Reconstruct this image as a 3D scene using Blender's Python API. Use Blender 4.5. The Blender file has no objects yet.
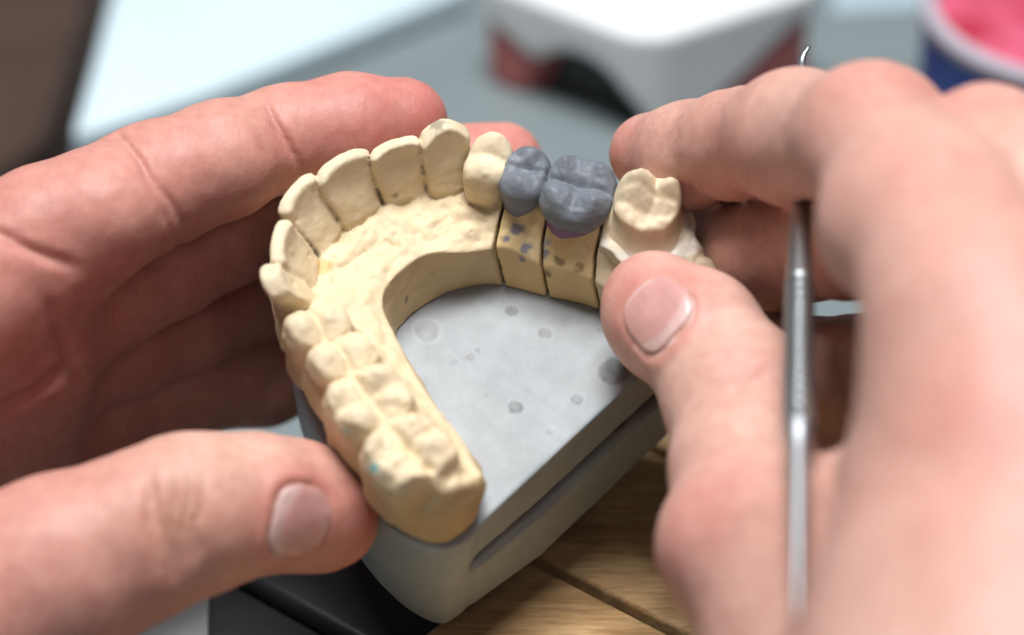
import bpy, math, random
import numpy as np

random.seed(7)
SC = bpy.context.scene
COL = SC.collection
MM = 0.001                      # everything is laid out in millimetres

# ------------------------------------------------------------------ camera
RX, RY = 1024, 635
DIST, LENS, ELEV = 400.0, 98.6, math.radians(35)
FPX = LENS / 36.0 * RX
FWD = np.array([0, math.cos(ELEV), -math.sin(ELEV)])
RIGHT = np.array([1.0, 0, 0])
UP = np.cross(RIGHT, FWD)
CAM = -FWD * DIST
cd = bpy.data.cameras.new('camera')
cam = bpy.data.objects.new('camera', cd)
COL.objects.link(cam)
cam.location = CAM * MM
cam.rotation_euler = (math.pi / 2 - ELEV, 0, 0)
cd.lens = LENS
cd.sensor_width = 36
cd.clip_start = 0.01
cd.clip_end = 50
cd.dof.use_dof = True
cd.dof.focus_distance = 0.396
cd.dof.aperture_fstop = 7.6
cd.dof.aperture_blades = 7
SC.camera = cam


def at(px, py, dep):
    """point seen at a picture position, dep mm beyond the focus plane"""
    z = DIST + dep
    return CAM + FWD * z + RIGHT * ((px - RX / 2) / FPX * z) - UP * ((py - RY / 2) / FPX * z)


# the frame of the plaster model: x across, y towards the incisors, z up out of the grey base
RM = np.array([[0.63700, -0.77026, 0.03046], [0.74376, 0.60374, -0.28691], [0.20261, 0.20542, 0.95747]])
RO = np.array([-10.96, -2.48, 0.0])


def cast(px, py, z):
    """point of the model frame at height z on that sight line"""
    d = FWD + RIGHT * (px - RX / 2) / FPX - UP * (py - RY / 2) / FPX
    dl, cl = RM.T @ d, RM.T @ (CAM - RO)
    return cl + (z - cl[2]) / dl[2] * dl


def cast2(px, py, z):
    return cast(px, py, z)[:2]


def to_world(P):
    return P @ RM.T + RO


# ------------------------------------------------------------------ noise
def _hash(i, j, k, seed):
    n = (i * 73856093 ^ j * 19349663 ^ k * 83492791 ^ (seed * 2654435 + 97)).astype(np.int64)
    n = (n ^ (n >> 13)) * 1274126177 & 0x7fffffff
    n = (n ^ (n >> 16)) * 668265263 & 0x7fffffff
    return ((n ^ (n >> 15)) & 0xffff) / 32767.5 - 1.0


def vnoise(P, size, seed=0):
    Q = np.asarray(P, dtype=np.float64) / size
    I = np.floor(Q).astype(np.int64)
    f = Q - I
    f = f * f * f * (f * (f * 6 - 15) + 10)
    r = 0
    for a in (0, 1):
        wa = f[:, 0] if a else 1 - f[:, 0]
        for b in (0, 1):
            wb = f[:, 1] if b else 1 - f[:, 1]
            for c in (0, 1):
                wc = f[:, 2] if c else 1 - f[:, 2]
                r = r + wa * wb * wc * _hash(I[:, 0] + a, I[:, 1] + b, I[:, 2] + c, seed)
    return r


def fbm(P, size, seed=0, octv=3):
    r, a = 0, 1.0
    for o in range(octv):
        r = r + a * vnoise(P, size / 2 ** o, seed + o)
        a *= 0.5
    return r / 1.75


# ------------------------------------------------------------------ distance fields
def smin(a, b, k):
    if np.isscalar(k) and k <= 0:
        return np.minimum(a, b)
    h = np.maximum(k - np.abs(a - b), 0) / k
    return np.minimum(a, b) - h * h * k * 0.25


def smax(a, b, k):
    return -smin(-a, -b, k)


def rcone(P, a, b, ra, rb):
    """capsule whose radius runs from ra to rb"""
    a, b = np.asarray(a, np.float64), np.asarray(b, np.float64)
    ba = b - a
    l2 = ba @ ba
    rr = ra - rb
    a2 = l2 - rr * rr
    il2 = 1 / l2
    pa = P - a
    y = pa @ ba
    z = y - l2
    t = pa * l2 - y[:, None] * ba
    x2 = np.einsum('ij,ij->i', t, t)
    y2 = y * y * l2
    z2 = z * z * l2
    k = np.sign(rr) * rr * rr * x2
    r = (np.sqrt(x2 * a2 * il2) + y * rr) * il2 - ra
    m1 = np.sign(z) * a2 * z2 > k
    m2 = np.sign(y) * a2 * y2 < k
    r = np.where(m2, np.sqrt(x2 + y2) * il2 - ra, r)
    r = np.where(m1, np.sqrt(x2 + z2) * il2 - rb, r)
    return r


def ellipsoid(P, c, axes, rad):
    """axes: rows = local unit axes"""
    q = (P - c) @ np.asarray(axes).T
    rad = np.asarray(rad, float)
    k0 = np.linalg.norm(q / rad, axis=1)
    k1 = np.linalg.norm(q / rad ** 2, axis=1) + 1e-9
    return k0 * (k0 - 1) / k1


def poly2(P, poly):
    """signed distance to a closed polygon in the plane, negative inside"""
    poly = np.asarray(poly, float)
    n = len(poly)
    x, y = P[:, 0], P[:, 1]
    d = np.full(len(P), 1e18)
    s = np.ones(len(P))
    for i in range(n):
        a, b = poly[i], poly[i - 1]
        e = b - a
        wx, wy = x - a[0], y - a[1]
        t = np.clip((wx * e[0] + wy * e[1]) / (e @ e), 0, 1)
        bx, by = wx - e[0] * t, wy - e[1] * t
        d = np.minimum(d, bx * bx + by * by)
        c1, c2, c3 = y >= a[1], y < b[1], e[0] * wy > e[1] * wx
        s = np.where((c1 & c2 & c3) | (~c1 & ~c2 & ~c3), -s, s)
    return s * np.sqrt(d)


def spline(pts, n=8, closed=True):
    pts = [np.asarray(p, float) for p in pts]
    m = len(pts)
    out = []
    for i in range(m if closed else m - 1):
        if closed:
            p0, p1, p2, p3 = pts[i - 1], pts[i], pts[(i + 1) % m], pts[(i + 2) % m]
        else:
            p0, p1, p2, p3 = pts[max(i - 1, 0)], pts[i], pts[i + 1], pts[min(i + 2, m - 1)]
        for k in range(n):
            t = k / n
            out.append(0.5 * (2 * p1 + (p2 - p0) * t + (2 * p0 - 5 * p1 + 4 * p2 - p3) * t * t + (3 * p1 - p0 - 3 * p2 + p3) * t ** 3))
    if not closed:
        out.append(pts[-1])
    return np.array(out)


class Grid:
    def __init__(s, lo, hi, h):
        s.lo = np.asarray(lo, float)
        s.h = h
        s.n = np.ceil((np.asarray(hi, float) - s.lo) / h).astype(int) + 1

    def new(s):
        return np.full(tuple(s.n), 50.0, np.float32)

    def window(s, lo, hi):
        a = np.clip(np.floor((np.asarray(lo) - s.lo) / s.h).astype(int), 0, s.n)
        b = np.clip(np.ceil((np.asarray(hi) - s.lo) / s.h).astype(int) + 1, 0, s.n)
        return tuple(slice(int(i), int(j)) for i, j in zip(a, b))

    def pts(s, w):
        ax = [s.lo[i] + s.h * np.arange(w[i].start, w[i].stop) for i in range(3)]
        X = np.stack(np.meshgrid(*ax, indexing='ij'), -1)
        return X.reshape(-1, 3), X.shape[:3]

    def put(s, F, fn, lo, hi, k=0.0, op='min'):
        w = s.window(lo, hi)
        P, shp = s.pts(w)
        if len(P) == 0:
            return
        d = fn(P).reshape(shp).astype(np.float32)
        F[w] = smin(F[w], d, k) if op == 'min' else smax(F[w], d, k)

    def everywhere(s, fn, chunk=24):
        F = s.new()
        for i in range(0, s.n[0], chunk):
            w = (slice(i, min(i + chunk, s.n[0])), slice(0, s.n[1]), slice(0, s.n[2]))
            P, shp = s.pts(w)
            F[w] = fn(P).reshape(shp)
        return F


def nets(F, g):
    """surface nets: vertices and quads of the zero surface"""
    S = F < 0
    c = np.zeros(tuple(np.array(F.shape) - 1), np.int8)
    for a in (0, 1):
        for b in (0, 1):
            for d in (0, 1):
                c += S[a:F.shape[0] - 1 + a, b:F.shape[1] - 1 + b, d:F.shape[2] - 1 + d]
    A = np.argwhere((c > 0) & (c < 8))
    ids = np.full(c.shape, -1, np.int64)
    ids[tuple(A.T)] = np.arange(len(A))
    cor = np.array([(a, b, d) for a in (0, 1) for b in (0, 1) for d in (0, 1)])
    val = np.stack([F[tuple((A + o).T)] for o in cor], 1).astype(np.float64)
    acc = np.zeros((len(A), 3))
    cnt = np.zeros(len(A))
    for i in range(8):
        for j in range(i + 1, 8):
            if np.abs(cor[i] - cor[j]).sum() != 1:
                continue
            m = (val[:, i] < 0) != (val[:, j] < 0)
            t = val[m, i] / (val[m, i] - val[m, j])
            acc[m] += cor[i] + t[:, None] * (cor[j] - cor[i])
            cnt[m] += 1
    V = g.lo + g.h * (A + acc / cnt[:, None])
    Q = []
    n = F.shape
    for ax in range(3):
        o1, o2 = [(1, 2), (2, 0), (0, 1)][ax]
        sl0 = [slice(0, n[i]) for i in range(3)]
        sl1 = list(sl0)
        sl0[ax] = slice(0, n[ax] - 1)
        sl1[ax] = slice(1, n[ax])
        a, b = S[tuple(sl0)], S[tuple(sl1)]
        for flip, M in ((False, a & ~b), (True, ~a & b)):
            E = np.argwhere(M)
            ok = (E[:, o1] > 0) & (E[:, o2] > 0) & (E[:, o1] < n[o1] - 1) & (E[:, o2] < n[o2] - 1)
            E = E[ok]
            e1 = np.zeros(3, int); e1[o1] = 1
            e2 = np.zeros(3, int); e2[o2] = 1
            q = np.stack([ids[tuple((E - e1 - e2).T)], ids[tuple((E - e2).T)], ids[tuple(E.T)], ids[tuple((E - e1).T)]], 1)
            Q.append(q[:, ::-1] if flip else q)
    Q = np.concatenate(Q)
    return V, Q[(Q >= 0).all(1)]


def smooth(V, Q, it=2, lam=0.5, mu=-0.52):
    e = np.concatenate([Q[:, [0, 1]], Q[:, [1, 2]], Q[:, [2, 3]], Q[:, [3, 0]]])
    cnt = np.bincount(e[:, 0], minlength=len(V)) + np.bincount(e[:, 1], minlength=len(V))
    for k in range(it * 2):
        acc = np.stack([np.bincount(e[:, 0], V[e[:, 1], i], len(V)) + np.bincount(e[:, 1], V[e[:, 0], i], len(V)) for i in range(3)], 1)
        L = acc / np.maximum(cnt, 1)[:, None] - V
        V = V + L * (lam if k % 2 == 0 else mu)
    return V


def normals(V, Q):
    n = np.cross(V[Q[:, 2]] - V[Q[:, 0]], V[Q[:, 3]] - V[Q[:, 1]])
    N = np.zeros_like(V)
    for k in range(4):
        for i in range(3):
            N[:, i] += np.bincount(Q[:, k], n[:, i], len(V))
    return N / (np.linalg.norm(N, axis=1)[:, None] + 1e-12)


# ------------------------------------------------------------------ objects
def link(name, me, mat=None, parent=None):
    o = bpy.data.objects.new(name, me)
    COL.objects.link(o)
    if mat is not None:
        me.materials.append(mat)
    if parent is not None:
        o.parent = parent
    return o


def mesh_obj(name, V, Q, mat, parent=None, pig=None, N=None, shade=True):
    """mesh from millimetre world coordinates"""
    me = bpy.data.meshes.new(name)
    V = np.asarray(V, float)
    me.from_pydata((V * MM).tolist(), [], [list(map(int, q)) for q in Q])
    if shade:
        me.polygons.foreach_set('use_smooth', np.ones(len(me.polygons), bool))
    if pig is not None:
        at_ = me.color_attributes.new('pigment', 'FLOAT_COLOR', 'POINT')
        c = np.ones((len(V), 4), np.float32)
        c[:, :pig.shape[1]] = pig
        at_.data.foreach_set('color', c.ravel())
    me.update()
    if N is not None:
        me.normals_split_custom_set_from_vertices(N.tolist())
    return link(name, me, mat, parent)


def sub_mesh(V, Q, mask):
    q = Q[mask]
    u, inv = np.unique(q.ravel(), return_inverse=True)
    return u, inv.reshape(q.shape)


def tag(o, label=None, cat=None, group=None, kind=None):
    for k, v in (('label', label), ('category', cat), ('group', group), ('kind', kind)):
        if v:
            o[k] = v
    return o


def empty(name, loc=(0, 0, 0)):
    o = bpy.data.objects.new(name, None)
    COL.objects.link(o)
    o.location = np.asarray(loc) * MM
    return o


def adopt(o, parent):
    """parent o to an Empty that stands away from the origin, keeping its place"""
    o.parent = parent
    o.matrix_parent_inverse = parent.matrix_basis.inverted()
    return o


# ------------------------------------------------------------------ materials
class Mat:
    def __init__(s, name):
        s.m = bpy.data.materials.new(name)
        s.m.use_nodes = True
        s.t = s.m.node_tree
        s.b = s.t.nodes['Principled BSDF']
        s.co = s.new('ShaderNodeTexCoord').outputs['Object']

    def new(s, typ, **kw):
        n = s.t.nodes.new(typ)
        for k, v in kw.items():
            setattr(n, k, v)
        return n

    def lk(s, a, b):
        s.t.links.new(a, b)

    def set(s, **kw):
        for k, v in kw.items():
            s.b.inputs[k.replace('_', ' ')].default_value = v
        return s

    def noise(s, scale, detail=4, rough=0.55, co=None, dist=0.0):
        n = s.new('ShaderNodeTexNoise')
        n.inputs['Scale'].default_value = scale
        n.inputs['Detail'].default_value = detail
        n.inputs['Roughness'].default_value = rough
        n.inputs['Distortion'].default_value = dist
        s.lk(co or s.co, n.inputs['Vector'])
        return n.outputs['Fac']

    def voronoi(s, scale, feature='F1'):
        n = s.new('ShaderNodeTexVoronoi', feature=feature)
        n.inputs['Scale'].default_value = scale
        s.lk(s.co, n.inputs['Vector'])
        return n.outputs['Distance']

    def ramp(s, fac, stops):
        n = s.new('ShaderNodeValToRGB')
        e = n.color_ramp.elements
        while len(e) < len(stops):
            e.new(0.5)
        for i, (p, c) in enumerate(stops):
            e[i].position = p
            e[i].color = (c, c, c, 1) if np.isscalar(c) else (*c, 1)
        s.lk(fac, n.inputs['Fac'])
        return n.outputs['Color']

    def mix(s, a, b, fac, blend='MIX'):
        n = s.new('ShaderNodeMix', data_type='RGBA', blend_type=blend)
        for sock, v in ((n.inputs['Factor'], fac), (n.inputs['A'], a), (n.inputs['B'], b)):
            if hasattr(v, 'links'):
                s.lk(v, sock)
            elif np.isscalar(v):
                sock.default_value = v
            else:
                sock.default_value = (*v, 1)
        return n.outputs['Result']

    def pigment(s):
        return s.new('ShaderNodeVertexColor', layer_name='pigment').outputs['Color']

    def color(s, c):
        if hasattr(c, 'links'):
            s.lk(c, s.b.inputs['Base Color'])
        else:
            s.b.inputs['Base Color'].default_value = (*c, 1)
        return s

    def bump(s, layers):
        """layers of (height socket, distance in mm)"""
        prev = None
        for h, d in layers:
            n = s.new('ShaderNodeBump')
            n.inputs['Strength'].default_value = 1.0
            n.inputs['Distance'].default_value = d * MM
            s.lk(h, n.inputs['Height'])
            if prev is not None:
                s.lk(prev, n.inputs['Normal'])
            prev = n.outputs['Normal']
        s.lk(prev, s.b.inputs['Normal'])
        return s


def plaster(name, rough=0.62, grain=0.05, sss=0.04):
    m = Mat(name)
    n = m.noise(900, 4)
    big = m.noise(160, 3)
    c = m.mix(m.pigment(), m.ramp(big, [(0.3, 0.86), (0.7, 1.0)]), 1.0, 'MULTIPLY')
    m.color(c)
    m.set(Roughness=rough, Subsurface_Weight=sss, Subsurface_Scale=1.0, Specular_IOR_Level=0.35)
    m.b.inputs['Subsurface Radius'].default_value = (0.0009, 0.0006, 0.0004)
    m.bump([(n, grain), (m.noise(2600, 2), grain * 0.5)])
    return m.m
# ================================================================== the plaster model
# teeth: what stands in a row; each is a closure over model coordinates
def frame(ang):
    c, s = math.cos(ang), math.sin(ang)
    return np.array([c, s]), np.array([-s, c])         # along the row, outwards


def front_tooth(mid, ang, W, z0, z1, lean, thick, point=0.0, fossa=0.8, edge=0.95, side=0.0, neck=0.75):
    """incisor or canine: mid = middle of the biting edge (x, y); lean = how far the neck lies inside it"""
    eu, ev = frame(ang)

    def f(P):
        q = P[:, :2] - mid
        u, v, z = q @ eu, q @ ev, P[:, 2]
        s = np.clip((z - z0) / (z1 - z0), -0.6, 1.15)
        sc = np.clip(s, 0, 1)
        vc = -lean * (1 - sc) ** 1.15
        t = thick + (edge - thick) * sc ** 0.75
        w = W / 2 * (neck + (1 - neck) * np.sin(sc * 1.45) / np.sin(1.45))
        u = u - side * 0.6 * (1 - sc)
        n = ((np.abs(u) / w) ** 3.4 + (np.abs(v - vc) / t) ** 2.5)
        d = (n ** (1 / 2.9) - 1) * np.minimum(w, t) * 1.0
        ling = np.clip((vc - v) / t, 0, 1)
        d = d + fossa * ling * np.exp(-(u / (0.30 * W)) ** 2 - ((s - 0.62) / 0.24) ** 2)
        d = d - 0.28 * ling * np.exp(-((np.abs(u) - 0.37 * W) / (0.1 * W)) ** 2) * np.clip(s * 2, 0, 1)
        top = z1 - point * np.abs(u) ** 1.3 - 0.05 * u * u
        return smax(d, (z - top) * 0.9, 0.55)
    m = np.array([*mid, 0])
    return f, m + [-W, -W, z0 - 5], m + [W, W, z1 + 2]


def back_tooth(mid, ang, a, b, z0, zt, cusps, sig, groove=0.5, seed=1, p=2.9, neck=0.84, kk=0.8, rough=0.25):
    """premolar or molar: half sizes a along the row and b across; cusps = (u, v, height)"""
    eu, ev = frame(ang)

    def f(P):
        q = P[:, :2] - mid
        u, v, z = q @ eu, q @ ev, P[:, 2]
        s = np.clip((z - z0) / (zt - z0), -0.5, 1.3)
        g = neck + (1 - neck) * np.sin(np.clip(s, 0, 1) * 2.2) - 0.16 * np.clip(s - 0.62, 0, 1)
        n = (np.abs(u) / (a * g)) ** p + (np.abs(v) / (b * g)) ** p
        d = (n ** (1 / p) - 1) * min(a, b) * 0.95
        top = np.full(len(P), zt - 0.35, float)
        for cu, cv, ch in cusps:
            r = np.sqrt((u - cu) ** 2 + (v - cv) ** 2 + 0.3)
            top = smax(top, zt + ch + 0.35 - r * (0.40 + 0.32 * ch / max(sig, 1)), 0.55)
        top -= groove * np.exp(-(v / 0.5) ** 2) * (np.abs(u) < a * 1.1) * 0.6
        if rough:
            q3 = np.stack([u, v, np.full(len(P), seed * 7.0)], 1)
            top += rough * (fbm(q3, 1.5, seed) + 0.8 * (0.35 - np.abs(vnoise(q3, 1.9, seed + 5))))
        return smax(d, (z - top) * 0.72, kk)
    m = np.array([*mid, 0])
    r = max(a, b) * 1.45
    return f, m + [-r, -r, z0 - 5], m + [r, r, zt + 7]


TZ = 17.8


def mid2(p, q, z):
    """middle, direction and width of a biting edge given by its two picture corners"""
    a, b = cast2(*p, z), cast2(*q, z)
    d = b - a
    return (a + b) / 2, math.atan2(d[1], d[0]), np.linalg.norm(d)


TEETH = []          # (name of kind, closure, lo, hi)


def add_tooth(t):
    TEETH.append(t)


# front teeth: two picture corners of the biting edge, the middle of the inner gum margin
def edge_tooth(left, right, margin, z, thick=2.5, wf=1.06, zm=11.2, **kw):
    m, ang, W = mid2(left, right, z)
    if np.dot(frame(ang)[1], m) < 0:
        ang += math.pi
    dl = cast2(*margin, zm) - m
    lean = -(dl @ frame(ang)[1]) - thick * 0.95
    side = dl @ frame(ang)[0]
    add_tooth(front_tooth(m, ang, W * wf, zm - 0.3, z, lean=lean, thick=thick, side=side, **kw))


edge_tooth((317, 173), (361, 146), (367, 213), 19.6, neck=0.93, wf=1.30)            # the two centrals
edge_tooth((282, 203), (309, 172), (332, 240), 19.6, neck=1.0, wf=1.34)
edge_tooth((373, 150), (416, 135), (408, 196), 19.5, neck=0.94, wf=1.30)            # laterals
edge_tooth((275, 255), (281, 223), (318, 264), 19.5, wf=1.55, neck=0.98)
edge_tooth((421, 129), (466, 118), (449, 190), 20.6, thick=3.2, point=0.30, fossa=0.4, edge=1.2, neck=0.80, wf=1.22)      # canines
edge_tooth((273, 288), (267, 262), (316, 283), 19.8, thick=3.2, point=0.30, fossa=0.35, edge=1.4, wf=1.4, neck=0.9)


def tooth_at(px, py, z, ang, a, b, cusps, sig, **kw):
    add_tooth(back_tooth(cast2(px, py, z), math.radians(ang), a, b, kw.pop('z0', 10.5), kw.pop('zt', 14.6), cusps, sig, **kw))


# premolar beside the canine: a tall outer and a lower inner cusp
tooth_at(489, 151, 18.3, -66, 3.4, 4.5, [(0, 2.2, 2.6), (0.1, -2.1, 1.3)], 1.9, zt=16.9, seed=3, rough=0.12)
# the other side, running back
tooth_at(317, 314, 17.5, 66, 3.5, 4.7, [(0, 2.5, 2.3), (0, -2.0, 1.3)], 1.7, zt=15.4, seed=24, rough=0.35, neck=0.92, p=3.2, kk=0.34, groove=0.85)
tooth_at(342, 345, 17.5, 70, 3.6, 4.9, [(0, 2.6, 2.2), (0, -2.0, 1.3)], 1.7, zt=15.4, seed=25, rough=0.35, neck=0.92, p=3.2, kk=0.34, groove=0.85)
tooth_at(369, 389, 17.3, 74, 5.2, 5.8, [(2.3, 3.2, 2.1), (-2.4, 3.3, 2.0), (2.2, -2.4, 1.8), (-2.2, -2.3, 1.5)], 1.7, zt=15.3, seed=26, rough=0.65, neck=0.92, p=3.2, kk=0.34, groove=0.85)
tooth_at(409, 441, 17.0, 80, 5.4, 6.0, [(2.9, 3.4, 2.1), (-0.8, 3.5, 1.8), (-4.6, 2.6, 1.5), (2.4, -2.2, 2.2), (-1.8, -2.3, 2.0)], 1.7, zt=15.0, seed=37, rough=0.7, neck=0.92, p=3.2, kk=0.34, groove=0.85)

ANG_R = math.radians(-66)          # direction of the row on the sawn side, front to back
MDR = np.array([math.cos(ANG_R), math.sin(ANG_R)])

# the gum block: heights at control points, outline, trimmed inside
HP = []
for px, py, z in [(366, 213, 10.7), (332, 239, 10.7), (408, 196, 10.7), (449, 190, 10.7), (484, 200, 10.7), (318, 264, 10.8), (316, 283, 10.9),
                  (523, 211, 12.4), (570, 231, 12.4), (625, 246, 12.2),
                  (336, 305, 11.8), (362, 335, 12.1), (392, 365, 12.2), (425, 400, 12.2), (457, 437, 12.0),
                  (505, 252, 8.0), (455, 253, 9.2), (428, 254, 9.3), (403, 268, 9.4), (386, 290, 9.6), (383, 310, 9.8),
                  (397, 337, 9.8), (415, 375, 10.2), (437, 410, 10.2), (462, 440, 10.2), (478, 470, 10.0),
                  (540, 266, 6.0), (594, 287, 6.0), (640, 310, 6.0)]:
    HP.append([*cast2(px, py, z), z])
for x, y, z in [(0, 27, 10.5), (9, 25, 10.5), (-9, 25, 10.5), (18, 19, 10.5), (-18, 19, 10.5), (24, 8, 12), (-24, 8, 12.2), (29, -4, 12), (-29, -4, 13.2),
                (33, -16, 12), (-33, -16, 13.2), (-31, -26, 13.2), (-24, -29, 12.8), (28, -29, 10), (0, -5, 9), (0, -20, 9)]:
    HP.append([x, y, z])
HP = np.array(HP)


def _rbf_fit(X, y):
    n = len(X)
    r = np.linalg.norm(X[:, None] - X[None], axis=2)
    A = np.zeros((n + 3, n + 3))
    A[:n, :n] = r ** 3 * 0.001 + np.eye(n) * 0.05
    A[:n, n] = 1
    A[:n, n + 1:] = X
    A[n, :n] = 1
    A[n + 1:, :n] = X.T
    return np.linalg.solve(A, np.concatenate([y, np.zeros(3)]))


HW = _rbf_fit(HP[:, :2], HP[:, 2])


def gum_top(P):
    r = np.linalg.norm(P[:, None, :2] - HP[None, :, :2], axis=2)
    return r ** 3 * 0.001 @ HW[:len(HP)] + HW[len(HP)] + P[:, :2] @ HW[len(HP) + 1:]


OUT_POLY = spline([(0, 24.2), (7.5, 23.0), (14, 18.8), (19.5, 12.5), (23.4, 5.5), (26.8, -2.5), (29.8, -10), (31.5, -18), (30.8, -24), (27, -28), (21, -27.6),
                   (18, -25.5), (10, -20), (0, -17), (-10, -20), (-17.2, -24.0), (-20.2, -26.4), (-24.0, -27.0), (-27.8, -25.9), (-30.0, -22.6), (-30.6, -17.5), (-29.4, -10),
                   (-26.6, -2.5), (-23.4, 5.5), (-19.5, 12.5), (-14, 18.8), (-7.5, 23.0)], 5)
IN_TOP = [cast2(*p) for p in [(478, 470, 10), (462, 440, 10), (437, 409, 10), (415, 374, 10), (396, 336, 9.8), (384, 311, 9.8), (385, 290, 9.6), (403, 269, 9.4), (428, 254, 9.3), (465, 252, 9.0),
                              (503, 256, 6.5), (543, 270, 5.5), (596, 293, 5.0), (650, 325, 5.0)]]
IN_BOT = [cast2(*p) for p in [(497, 492, 0), (478, 462, 0), (450, 430, 0), (425, 385, 0), (402, 352, 0), (397, 335, 0), (408, 320, 0), (430, 303, 0), (462, 289, 0), (500, 286, 0),
                              (545, 297, 0), (593, 308, 0), (650, 335, 0)]]
IN_TOP_POLY = np.concatenate([spline(IN_TOP, 5, False), [(14.0, -37.0), (-20.6, -37.0)]])
IN_BOT_POLY = np.concatenate([spline(IN_BOT, 5, False), [(14.0, -37.0), (-16.8, -37.0)]])


def gum(P):
    z = P[:, 2]
    dO = poly2(P, OUT_POLY)
    dO = dO + (0.40 * np.clip(8 - z, 0, 9)) * np.clip(0.4 + (P[:, 1] + 18) / 17, 0.4, 1) + np.where((P[:, 0] < -10) & (P[:, 1] < 8), 0.28, 0.55) * np.clip(z - 8.5, 0, 20)
    a = np.clip(z / 9.0, 0, 1)
    dI = poly2(P, IN_BOT_POLY) * (1 - a) + poly2(P, IN_TOP_POLY) * a
    T = gum_top(P)
    q3 = np.stack([P[:, 0], P[:, 1], P[:, 2] * 0.3], 1)
    stip = fbm(q3, 2.6, 11, 4) + 0.35 * np.abs(vnoise(q3, 1.5, 15))
    inner = np.clip((4 - dI) / 2, 0, 1) * 0 + np.clip((dI - 0.4) / 1.5, 0, 1)
    T = T + 0.9 * stip * inner + 0.25 * fbm(P, 6.0, 21, 2) * inner
    d = smax(dO, (z - T) * 0.85, np.where(P[:, 1] < -19, 1.0, 2.4))
    d = smax(d, -dI, 0.35)
    return smax(d, -z + 0.02, 0.2)


# saw cuts on one side: a coordinate along the row, bent the way the blade wandered
def row_coord(P):
    z = P[:, 2]
    kink = 0.20 * np.clip(9 - z, 0, 9) + 0.04 * np.sin(z * 1.7)
    return P[:, :2] @ MDR - kink


def row_of(px, py, z):
    return row_coord(np.array([cast(px, py, z)]))[0]


CUT = [row_of(504, 205, 11.5), row_of(546, 224, 11.5), row_of(601, 234, 11.5)]
GAP = 0.22
SIDE = lambda P: 4.0 - P[:, 0]                      # cuts only on x > 4

# the last molar segment's tooth
M2 = back_tooth(cast2(648, 196, 18), ANG_R, 4.75, 5.1, 11.2, 16.9, [(-2.6, -2.6, 0.9), (2.4, -2.2, 0.2), (-1.6, 1.2, 5.2), (2.6, 1.7, 3.9), (2.8, -0.4, 1.2)], 1.75, groove=0.4, seed=9, p=2.3, rough=0.4, neck=1.36)
M3 = back_tooth(cast2(703, 258, 13), ANG_R, 2.6, 3.2, 8.0, 10.2, [(0, 1.2, 0.8), (0.5, -1.2, 0.6)], 1.9, groove=0.4, seed=10, p=2.4)
# stumps under the wax crowns
S1 = back_tooth(cast2(524, 176, 16), ANG_R, 2.0, 2.3, 9.0, 13.0, [], 1, groove=0, seed=2, p=2.4, rough=0)
S2 = back_tooth(cast2(578, 196, 16), ANG_R, 3.2, 3.1, 9.0, 12.6, [], 1, groove=0, seed=2, p=2.6, rough=0)


def tooth_union(P, teeth):
    d = np.full(len(P), 50.0)
    e = np.full(len(P), 50.0)                       # the next nearest tooth
    for f, lo, hi in teeth:
        m = ((P >= lo) & (P <= hi)).all(1)
        if m.any():
            v = f(P[m])
            e[m] = np.minimum(e[m], np.maximum(d[m], v))
            d[m] = np.minimum(d[m], v)
    return d + 0.17 * np.exp(-((e - d) / 0.26) ** 2) * (d < 3)


def arch_part(lo, hi, s_lo, s_hi, teeth, h, k=0.3, ring=None):
    """surface of the stone between two saw cuts"""
    g = Grid(lo, hi, h)

    def fn(P):
        t = tooth_union(P, teeth)
        worn = np.clip((-11.5 - P[:, 0]) / 3, 0, 1) * np.clip((8 - P[:, 1]) / 4, 0, 1)      # the rubbed-down side
        d = smin(gum(P) + (0.38 * (1 - worn)) * np.exp(-(t / 0.55) ** 2), t, k + 0.75 * worn)
        if ring is not None:
            d = ring(P, d)
        s = row_coord(P)
        if s_lo is not None:
            d = smax(d, s_lo + GAP - s, 0.25)
        if s_hi is not None:
            # keep everything on the uncut half, and the front of the cut half
            d = smax(d, np.minimum(s - s_hi + GAP, P[:, 0] - 4.0) if s_lo is None else s - s_hi + GAP, 0.25)
        elif s_lo is not None:
            d = np.maximum(d, SIDE(P))
        return d
    F = g.everywhere(fn)
    V, Q = nets(F, g)
    return smooth(V, Q, 1), Q


def mixc(a, b, t):
    t = np.clip(t, 0, 1)[:, None]
    return a * (1 - t) + np.asarray(b) * t


CREAM = np.array([0.77, 0.61, 0.385])
TAN = np.array([0.66, 0.505, 0.275])
OCHRE = np.array([0.60, 0.455, 0.245])


def hit(V, px, py):
    """the model's vertex one sees at that picture position"""
    W = to_world(V) - CAM
    z = W @ FWD
    x, y = RX / 2 + FPX * (W @ RIGHT) / z, RY / 2 - FPX * (W @ UP) / z
    d = np.hypot(x - px, y - py)
    m = np.where(d < max(2.5, d.min() + 0.5))[0]
    return V[m[np.argmin(z[m])]]


def blotch(P, c, r, seed=0, soft=0.6):
    d = np.linalg.norm(P - c, axis=1) / (r * 1.15) + 0.85 * fbm(P, r * 0.9, seed)
    return np.clip((1 - d) / soft, 0, 1)


M_STONE = plaster('cream_dental_stone')
M_DIE = plaster('ochre_die_stone', grain=0.03)

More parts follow.
